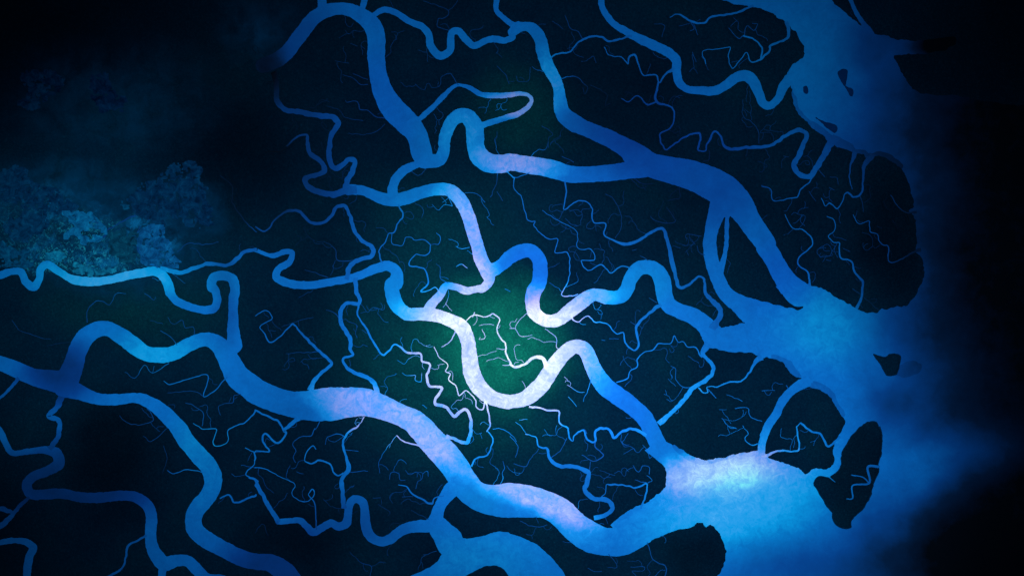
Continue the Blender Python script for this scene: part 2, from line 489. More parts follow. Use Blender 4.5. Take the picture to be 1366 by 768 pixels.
# ------------------------------------------------------------------ survey of the channels
RIVERS = [
 ('dim broad river entering at top left and running down to the hairpin',
  ['10',(40,338,74),(75,325,80),(150,285,75),(240,170,75),(320,80,70),(400,50,62),(470,48,64),(540,78,78),(600,130,92),(622,200,92),(622,300,90),(635,400,92),(665,490,108),(715,565,125),(775,625,122),(830,690,105),(850,768,105),'11',(853,50,105),(865,85,95)]),
 ('short stub of river crossing the top edge above the dim broad river', ['10',(340,-60,46),(342,0,44),(345,60,42)]),
 ('narrow stub of river crossing the top edge beside the meander', ['10',(575,-60,32),(562,0,32),(548,50,30)]),
 ('blue river doubling round a tight hairpin then flowing right to the estuary',
  ['11',(870,95,72),(945,88,66),(972,20,60),'10',(968,740,60),(985,670,64),(1020,610,70),(1075,592,76),(1118,635,88),(1128,700,92),'11',(1130,20,88),(1150,70,100),(1200,105,100),(1270,110,92),'21',(0,102,86),(100,117,88),(200,133,92),(300,162,88),(400,165,80),(500,158,84),(600,145,88),(690,125,110)]),
 ('river from the top edge widening along the upper right into a forked outlet',
  ['20',(20,165,42),(50,142,46),(90,135,46),(125,155,60),(158,205,62),(170,270,65),(195,340,68),(230,400,60),(250,450,56),(258,520,68),(272,580,80),(320,625,90),(380,655,82),(450,685,84),(530,722,88),(600,760,100),'21',(650,70,125),(730,118,125),(820,140,135),(920,165,150),(1020,205,165),(1105,255,170),(1175,320,145),(1220,385,118),(1262,450,112),(1310,520,105),'31',(20,535,98),(60,595,95),(95,660,98),(135,720,110),(190,775,130)]),
 ('thin river stub from the top edge joining the upper right river', ['10',(1245,-50,28),(1240,0,28),(1236,50,28),(1270,90,30),(1330,130,34),'20',(40,132,42)]),
 ('left arm of the forked outlet dropping beside a sliver of land',
  ['21',(1085,270,110),(1065,350,92),(1038,430,72),(1025,510,66),(1033,590,70),(1055,670,72),(1082,735,72),'22',(1080,5,72),(1115,55,78),(1165,95,90),(1230,140,120)]),
 ('slender side channel wrapping the sliver of land in the forked outlet', ['21',(1128,300,26),(1120,345,24),(1112,400,22),(1112,480,22),(1104,560,22),(1088,625,30),(1075,670,36)]),
 ('pale river curving from the left marsh over and down to the centre',
  ['11',(490,240,52),(560,250,50),(640,283,54),(710,298,60),(780,283,65),(860,255,60),(940,240,60),(1000,247,65),(1060,305,70),(1090,370,68),(1115,450,66),(1140,530,66),(1160,600,70),(1195,665,78)]),
 ('white link channel hooking left from the junction to the central loop', ['11',(1195,670,70),(1200,710,50),(1160,750,42),'12',(1150,18,36),(1090,30,36),(1035,12,32),(980,5,36),(950,50,42),(905,100,50),(885,140,60)]),
 ('river of lilac meanders running from the centre junction right to the estuary',
  ['11',(1195,665,72),(1260,630,64),'21',(0,588,70),(60,558,72),(110,557,70),(150,600,74),(158,660,76),(148,725,76),'22',(125,30,75),(115,90,72),(130,145,66),(185,183,62),(250,176,68),(310,130,72),(370,85,72),(430,50,62),(510,65,72),(565,60,70),(598,25,70),'21',(618,700,70),(655,650,74),(710,638,72),(760,665,80),(785,720,86),'22',(790,40,84),(812,98,82),(870,133,78),(940,160,84),(1000,205,90),(1050,260,120)]),
 ('dim left reach swelling into the bright white loop at the centre',
  ['11',(0,550,18),(90,580,22),(150,560,26),(190,565,28),(180,610,32),(120,650,35),(110,690,38),(180,722,42),(280,731,42),(380,716,40),(460,702,38),(540,680,42),(620,645,48),(680,632,50),(722,660,58),(722,720,72),'12',(705,0,76),(705,50,72),(728,105,72),(780,148,66),(850,148,66),(920,155,66),(1000,180,68),(1062,220,76),(1090,290,74),(1100,380,78),(1115,460,86),(1155,530,82),(1220,578,74),(1300,598,70),'22',(0,597,66),(60,588,72),(120,552,82),(170,500,84),(215,430,80),(270,360,74),(330,316,72),(378,325,74),(410,380,76),(440,450,84),(490,520,92),(560,572,92),(630,622,88),(695,685,86),(735,765,84),'23',(738,50,84),(770,110,92),(830,165,110)]),
 ('wide southern trunk sweeping from left centre down to the estuary',
  ['02',(-80,380,75),(0,400,74),(80,432,82),(170,470,88),(260,488,105),(335,490,120),(372,420,105),(400,330,95),(440,265,88),(500,226,80),(560,226,76),(620,262,82),(690,312,84),(750,350,78),(830,358,80),(900,345,74),(980,300,70),(1060,277,70),(1125,310,88),(1180,400,110),(1220,470,125),(1290,525,128),'12',(0,540,130),(80,578,128),(180,608,130),(270,617,148),(370,610,168),(470,600,152),(570,600,140),(665,630,122),(755,670,112),(820,702,122),'13',(850,10,130),(890,55,135),(950,120,140),(1025,210,140),(1070,285,140),(1115,340,140),(1190,375,150),(1260,382,165),'23',(0,380,176),(100,385,160),(180,400,140),(260,442,146),(330,510,148),(400,560,155),(480,590,140),(570,590,145),(660,545,140),(740,490,165),(830,440,190)]),
 ('lower left river branching off the trunk and snaking to the bottom edge',
  ['02',(330,520,110),(400,545,80),(500,583,60),(600,586,54),(700,578,54),(770,605,64),(840,655,76),(910,728,84),'03',(960,80,86),(1020,150,90),(1072,210,92),(1092,280,92),(1070,350,86),(1020,410,84),(992,465,84),(1000,530,86),(1060,580,88),(1150,632,84),(1250,680,84),'13',(0,692,82),(80,700,88),(150,745,105),(200,810,110)]),
 ('teal river along the pale flats ending in a hooked loop',
  ['01',(-60,690,35),(0,680,35),(60,660,35),(105,662,38),(135,715,42),(172,740,42),(200,700,38),(210,645,38),(240,625,35),(300,660,38),(370,700,42),(450,712,45),(550,705,42),(640,685,44),(730,668,44),(800,662,46),(848,700,50),(870,768,50),'02',(868,35,48),(905,82,42),(970,110,40),(1050,128,40),(1098,118,42),(1112,80,42),(1098,20,42),'01',(1085,745,44),(1092,695,46),(1140,682,48),(1190,700,50),(1203,768,50),'02',(1197,60,50),(1195,140,50),(1195,220,56),(1200,310,80)]),
 ('dim winding river across the dark bottom left corner',
  ['03',(-40,-20,40),(0,30,38),(30,90,34),(60,135,32),(140,130,32),(230,122,38),(290,140,55),(303,190,58),(240,230,48),(170,258,48),(138,300,50),(155,345,50),(220,350,50),(320,345,52),(420,365,52),(520,365,50),(620,355,50),(700,365,56),(758,410,60),(777,470,58),(772,540,56),(778,610,62),(800,660,70),(840,702,75),(900,690,60),(960,690,54),(1010,735,58),(1060,780,58),(1130,785,50),(1200,810,50)]),
 ('short outlet dropping off the bottom edge from the corner river', ['03',(840,700,60),(832,740,40),(828,820,38)]),
 ('small hooked river at the very bottom left', ['03',(-50,600,32),(0,595,30),(80,585,28),(140,597,34),(170,622,36),(150,670,38),(140,740,40),(135,830,40)]),
 ('meandering river hanging from the dim broad river across the top',
  ['10',(600,85,28),(660,52,30),(720,65,32),(790,110,32),(860,140,34),(890,180,36),(903,240,38),(950,287,40),(998,262,38),(1003,205,36),(1012,165,36),(1040,160,36),(1080,202,38),(1120,235,34),(1170,215,32),(1220,200,32),(1280,208,32),(1320,190,32),'20',(10,165,36),(45,140,44)]),
 ('pale narrow oxbow channel above the hairpin',
  ['10',(838,615,22),(900,560,26),(960,500,26),(1035,437,19),(1100,452,22),(1160,485,26),(1240,490,28),'20',(0,487,24),(60,481,20),(100,492,19),(112,520,19),(80,560,22),(30,590,26),'10',(1300,600,28),(1230,620,28),(1165,642,28)]),
 ('short link curving from the hairpin down to the pale river', ['11',(835,110,36),(765,143,44),(718,195,44),(705,250,48),(720,290,50)]),
 ('bottom river of round bends flowing right into the basin',
  ['13',(1010,320,80),(965,380,62),(940,430,58),(925,480,66),(890,510,62),(840,512,62),(780,522,54),(730,548,50),(690,580,50),(640,588,50),(592,562,50),(567,500,48),(563,430,46),(550,388,44),(515,372,42),(487,395,40),(478,450,40),(468,498,42),(430,513,40),(390,497,36),(340,522,38),(300,543,38),(262,510,36),(230,482,32),(180,485,30),(120,490,28)]),
 ('narrow connector from the bottom river confluence into the basin', ['13',(925,480,70),(960,530,100),(1000,580,130)]),
 ('river from the top edge zigzagging down to the upper right estuary',
  ['20',(462,-60,28),(468,0,28),(478,50,30),(530,120,34),(600,165,40),(680,207,46),(760,245,46),(820,275,46),(853,312,46),(855,370,42),(872,430,40),(910,458,36),(980,464,40),(1050,465,44),(1110,435,48),(1170,392,48),(1220,392,54),(1255,430,54),(1275,480,50),(1300,530,42),'30',(42,541,40),(85,505,42),(110,450,48),(150,402,54),(190,375,60)]),
 ('narrow channel from the top edge joining the upper right estuary', ['30',(435,-50,22),(455,0,22),(482,60,22),(520,120,26),(560,175,40)]),
 ('short blue river between the two lower right marsh lobes', ['32',(225,495,50),(160,535,44),(110,590,42),(75,660,40),(40,710,40),(12,768,40),'33',(15,40,38),(3,90,36),(-5,150,40)]),
 ('channel separating the arrow island from the marsh lobe', ['33',(480,-20,80),(420,60,56),(385,130,34),(393,190,30),(340,238,32),(280,235,38),(240,268,44)]),
 ('inlet fading right between the two dark headlands', ['30',(560,215,60),(680,238,62),(780,240,58),(880,225,45),(980,205,30)]),
]
CREEKS = [
 ('dim creek dropping from the dim broad river to a hook in the left marsh', ['10',(95,370,32),(112,440,28),(112,510,30),(155,562,28),(240,575,28),(330,595,28),(408,605,30),(428,632,28),(395,690,25),(380,768,26),'11',(380,80,28),(400,130,28),(440,125,28),(480,90,28),(512,95,28),(503,140,28),(475,190,30),(465,240,36)]),
 ('dim creek bending back on itself left of the hooked creek', ['10',(160,750,12),(220,700,14),(265,690,16),'11',(268,0,20),(285,60,24),(340,100,26),(355,150,26),(300,170,26),(258,188,28),(270,225,28),(330,255,30),(400,266,32),(470,248,42),(520,242,48)]),
 ('faint creek rising to a rounded crest then falling to the dim reach', ['11',(0,430,10),(50,455,12),(110,390,12),(170,350,16),(230,355,18),(280,405,18),(340,415,18),(390,380,18),(420,330,20),(460,325,20),(490,380,20),(510,450,20),(550,500,20),(602,540,22),(600,580,24),(540,600,22),(490,630,25),(468,700,25)]),
 ('creek leaving the dim reach downward and wriggling into the trunk', ['11',(515,690,24),(520,768,22),'12',(535,60,20),(530,95,20),(470,95,20),(440,140,22),(445,200,22),(490,280,22),(490,330,18),(505,355,16),(455,375,16),(455,400,18),(510,450,20),(580,475,22),(615,510,24),(628,560,30)]),
 ('bright thin creek stepping right in the green marsh down to the trunk', ['12',(530,95,14),(530,160,12),(570,220,14),(600,280,14),(660,357,14),(720,305,12),(780,345,14),(845,352,14),(860,390,14),(897,405,14),(880,470,16),(895,518,16),(957,525,16),(920,602,18),(980,625,18),(1020,670,18),(1080,635,18),(1105,680,18),(1102,768,20),'13',(1087,82,20),(1020,65,18),(980,50,22)]),
 ('blue creek angling down to the left end of the bright trunk', ['12',(195,195,12),(260,270,16),(330,340,18),(393,402,18),(340,450,18),(305,490,22),(285,540,32)]),
 ('faint loop creek left of the angled blue creek', ['12',(195,195,12),(130,260,10),(80,292,12),(50,250,10),(25,215,8),(90,170,8),(60,130,8),(0,160,8)]),
 ('white thread creek zigzagging left of the white loop', ['12',(920,315,6),(945,370,7),(987,410,7),(975,440,8),(1000,455,9),(990,480,9),(1035,520,9),(1045,565,9),(1085,540,9),(1130,590,9),(1135,625,10),(1165,637,10),(1178,580,12)]),
 ('white thread creek falling from the bottom of the white loop to the trunk', ['12',(1178,580,13),(1200,670,12),(1205,720,11),(1188,750,10),'13',(1192,25,9),(1218,60,11),(1205,120,11),(1180,155,12),(1130,165,12),(1108,205,12)]),
 ('white creek branching inside the white loop', ['12',(1075,188,6),(1120,155,9),(1190,162,9),(1220,145,10),(1255,180,10),(1240,220,9),(1255,270,11),(1285,300,11),(1285,350,12),(1310,400,13),'22',(0,402,14),(30,420,15),(80,400,16),(130,370,18),(165,375,20),(190,420,26)]),
 ('creek winding right below the lilac meanders', ['22',(315,165,14),(345,190,9),(400,160,9),(430,185,10),(500,200,10),(550,250,10),(580,240,10),(595,300,12),(640,335,12),(660,310,14),(650,210,16),(700,155,16),(775,100,20)]),
 ('thin crooked creek between the white loop and the estuary head', ['22',(545,500,10),(605,475,10),(615,440,8),(650,420,10),(655,375,10),(695,340,8),(735,330,10),(760,300,10),(820,300,8),(845,258,9),(860,290,8),(890,290,8),(910,315,10),(950,320,10),(975,360,12),(985,367,14)]),
 ('blue creek bowing right from the estuary head down to the white loop river', ['22',(1020,300,44),(990,350,22),(1030,395,20),(1042,440,22),(1000,490,22),(940,525,24),(890,590,24),(830,650,22),(765,710,32)]),
 ('blue creek along the underside of the estuary bank', ['22',(965,525,12),(990,550,10),(1015,550,10),(1012,520,9),(1060,520,10),(1120,497,12),(1180,495,12),(1230,440,14),(1255,400,20),(1290,365,40)]),
 ('bright creek stepping down the marsh under the white loop', ['23',(80,40,7),(130,55,9),(150,105,12),(190,115,16),(205,165,18),(240,200,20),(330,208,22),(400,235,24),(400,280,24),(385,330,24),(430,370,24),(490,375,24),(527,415,24),(500,450,24),(430,469,24)]),
 ('creek of tight bends from the white loop right to its lower river', ['22',(100,622,14),(160,632,12),(190,640,12),(250,645,12),(255,705,12),(300,735,12),'23',(298,15,12),(310,65,12),(325,75,10),(330,50,10),(375,20,12),(400,70,14),(435,80,14),(440,30,16),(470,10,16),(510,20,16),(535,60,16),(580,25,16),(640,15,18),(700,45,20)]),
 ('forked creek draining up into the silt bank shore', ['23',(672,420,14),(700,340,12),(700,295,12),(650,315,12),(600,305,12),(560,300,12),(510,300,12),(497,300,8),(490,345,8),(465,365,8)]),
 ('creek bridging the two rivers near the top', ['20',(205,303,10),(250,275,12),(310,265,12),(350,215,12),(375,205,14),(420,190,14),(470,190,14),(510,212,14),(570,200,14),(625,185,14)]),
 ('dim purple creek looping back left from the zigzag river', ['20',(845,350,20),(800,380,14),(765,425,12),(750,385,12),(680,383,10),(660,330,12),(637,280,14),(610,300,12),(605,330,10),(570,295,9),(510,285,8),(485,240,8)]),
 ('long dim purple creek wandering right to the coast hook', ['20',(762,420,14),(748,520,16),(830,550,12),(845,590,12),(825,655,12),(770,685,12),(775,730,12),(800,765,12),(830,748,12),(900,700,12),(970,683,14),(975,720,14),(965,755,14),'21',(965,38,12),(1003,42,12),(1010,10,12),'20',(1020,720,14),(1050,676,14),(1080,695,14),(1098,745,16),'21',(1130,35,18),(1200,28,18),(1300,22,18),'31',(60,10,18),'30',(130,690,20),(200,667,22),(228,690,24),(210,745,24),'31',(190,65,28),(165,120,28),(200,170,28),(250,172,28),(283,125,30),(315,70,32),(350,10,38),'30',(385,700,44)]),
 ('small dim purple creek bending left below the zigzag river', ['20',(748,525,12),(700,535,12),(672,500,10),(650,490,10),(610,522,9),(570,505,8)]),
 ('straight thin creek off the top right estuary', ['20',(1250,32,16),(1150,70,14),(1030,90,14),(1000,115,14),(940,115,14),(900,95,14),(860,75,10),(820,90,7)]),
 ('bright creek with a sharp bend near the top right estuary', ['30',(125,110,22),(138,150,20),(130,195,16),(40,240,14),'20',(1330,258,14),(1290,300,14),(1235,320,10),(1215,270,9),(1140,352,9),(1120,290,8),(1128,245,8),(1060,255,7),(990,265,6),(1005,330,6)]),
 ('short bright creek above the sharp bend', ['20',(1285,300,12),(1290,245,12),(1245,200,12),(1195,185,12)]),
 ('creek curling left off the coast hook', ['31',(262,175,12),(240,210,10),(200,240,10),(180,280,10),(130,290,9),(60,298,8),(45,240,8),(0,225,8)]),
 ('creek dropping from the north shore of the right marsh lobe', ['31',(570,60,34),(525,125,20),(520,200,14),(505,265,14),(470,280,13),(440,258,12),(425,265,10),(410,310,9),(385,340,10),(345,310,10),(330,325,9),(305,285,8)]),
 ('dim creek beside the north shore creek', ['31',(480,50,26),(455,120,12),(450,190,10),(462,240,6)]),
 ('bright creek running down to the south shore of the right marsh lobe', ['31',(335,380,8),(370,400,9),(372,450,7),(340,480,8),(375,515,9),(395,515,10),(405,590,12),(460,610,12),(475,660,14),(515,710,15),'32',(515,0,15),(510,60,15),(485,122,18)]),
 ('creek in the lower left of the right marsh lobe', ['31',(120,370,7),(160,440,9),(215,450,9),(262,520,10),(190,590,10),(185,625,11),(240,670,13),(243,735,16)]),
 ('dim crooked creek reaching the east shore of the right marsh lobe', ['31',(470,370,6),(500,420,7),(550,405,8),(555,460,9),(590,470,8),(610,520,9),(645,530,10),(652,612,10),(690,610,10),(760,570,12),(815,550,20)]),
 ('short dim creek at the east shore above the crooked one', ['31',(660,270,8),(690,320,8),(740,358,10),(795,360,18)]),
 ('creek across the lower right lobe into its dividing channel', ['32',(200,705,14),(250,745,14),'33',(300,40,14),(340,102,14),(405,55,16)]),
 ('creek along the southern rim of the lower right lobe', ['32',(200,705,9),(182,720,8),'33',(178,0,10),(186,122,12),(90,125,14),(0,160,18)]),
 ('dim creek at the left edge of the lower left marsh', ['02',(-20,600,15),(60,520,18),(98,475,20)]),
 ('purple creek hanging from the dark junction at lower left', ['02',(315,570,40),(290,630,30),(250,670,25),(300,690,25),(300,768,25),'03',(290,70,25),(250,118,30)]),
 ('dim creek sloping from the corner river to the left edge', ['03',(150,365,20),(100,410,22),(60,460,25),(20,500,28),(-40,540,28)]),
 ('short creek stub at the left edge by the sloping creek', ['03',(-30,415,25),(30,428,24),(68,442,20)]),
 ('dim creek falling left from the corner river to the bottom edge', ['03',(752,560,16),(690,590,14),(660,610,16),(645,670,14),(630,720,14),(550,775,16)]),
 ('creek hanging left from the bottom river into the dark marsh', ['13',(125,492,28),(90,440,24),(50,370,22),(20,320,20),(0,270,16),(-30,262,12)]),
 ('creek climbing from the round bends of the bottom river', ['13',(455,420,26),(450,340,22),(448,270,22),(480,220,24),(465,150,16),(455,110,16),(450,80,14),(480,30,14),(530,0,12),'12',(540,710,8),(562,672,10)]),
 ('curly creek branching left from the climbing creek', ['13',(455,240,12),(430,252,12),(405,238,12),(385,195,12),(325,175,14),(290,190,12),(255,175,8),(270,130,9),(300,100,9),(312,120,8)]),
 ('straight creek joining the bottom river from above', ['13',(315,530,10),(305,390,10),(275,345,9),(295,322,10),(305,345,9),(270,385,9),(210,370,8),(190,340,7),(205,300,6),(130,260,6),(60,220,8),(0,210,9)]),
 ('creek zigzagging down and left from the trunk', ['12',(228,680,24),(150,745,16),'13',(160,30,14),(120,85,14),(50,40,14),(40,70,14),(75,130,12),(5,130,10),(0,180,8)]),
 ('creek running left from the zigzag creek across the marsh', ['12',(150,745,14),(120,700,14),(60,670,13),(0,640,12),'02',(1310,645,12),(1260,700,10),(1170,740,9),'03',(1165,80,8),(1100,100,9),(1090,80,8),(1110,15,9),'02',(1040,735,8),(990,705,6)]),
 ('short bright creek on the left bank of the trunk', ['13',(725,50,9),(770,80,10),(845,100,12)]),
 ('creek slanting to the link above the basin', ['13',(735,300,7),(780,310,10),(800,340,12),(850,370,13),(905,397,14),(920,370,10),(965,355,10)]),
 ('creek joining the lower left river from the right', ['13',(0,348,12),'03',(1310,350,13),(1200,390,13),(1175,350,12),(1125,368,12)]),
 ('angular creek climbing from the junction at lower left', ['13',(20,325,10),(0,300,10),'03',(1325,280,10),(1258,245,10),(1305,190,9),(1305,140,9),(1255,110,7)]),
 ('side creek joining the lower left river from the left', ['03',(1050,238,9),(960,222,8),(890,242,8),(860,225,6)]),
 ('angular creek below the teal bend of the trunk', ['02',(1165,468,10),(1095,545,9),(1045,572,8),(1068,465,9),(1050,460,9),(960,480,8),(870,508,8),(840,490,5)]),
 ('thin creek running down between the hairpin river and the lilac meanders', ['11',(1290,150,8),(1325,180,9),'21',(22,178,9),(22,235,8),(60,280,8),(75,340,8),(95,400,8),(130,405,8),(125,430,8),(200,495,8),(245,495,8),(235,565,8),(295,562,9),(308,640,9),(295,720,9),'22',(265,50,9),(320,55,10),(350,45,9)]),
 ('long bright creek arcing right into the estuary head', ['21',(285,200,12),(290,270,11),(275,345,10),(355,298,10),(415,325,10),(430,410,11),(490,418,11),(485,475,11),(530,500,13),(580,520,18),(640,510,17),(710,470,17),(780,440,18),(810,520,20),(835,620,22),(870,742,18),(920,725,16),(970,688,14),(995,700,16),(1000,768,18),'22',(1030,75,24),(1080,130,26),(1065,180,30),(1035,225,42)]),
 ('white threaded creek entering the crest of the lilac meanders', ['21',(165,350,5),(240,398,6),(295,425,5),(345,460,6),(350,540,7),(420,550,8),(435,600,9),(365,605,8),(400,657,9),(465,625,10),(520,667,10),(570,635,10),(625,642,11)]),
 ('wriggling creek between the pale river and the dim reach', ['11',(735,318,12),(760,370,12),(735,410,11),(710,465,11),(685,468,9),(670,510,9),(640,545,10),(640,590,11),(655,618,10)]),
 ('bright wriggling creek left of the pale river ending at the link channel', ['11',(700,470,6),(705,520,6),(760,525,6),(770,490,6),(800,485,6),(820,498,6),(860,498,7),(900,525,8),(885,575,9),(825,575,9),(788,625,10),(870,650,11),(887,720,12),(850,765,11),'12',(870,37,9),(925,15,9),(945,45,10)]),
 ('faint line creek far left above the teal river', ['01',(820,640,20),(880,660,22),(930,667,24),(1000,640,20),(1080,620,20),(1160,630,20),(1210,600,22),(1260,555,20),(1320,553,18),'11',(10,552,18)]),
 ('faint curving creek through the black marsh at left', ['11',(10,460,7),'01',(1280,430,8),(1230,370,8),(1190,300,8),(1190,230,6),(1130,170,5)]),
]
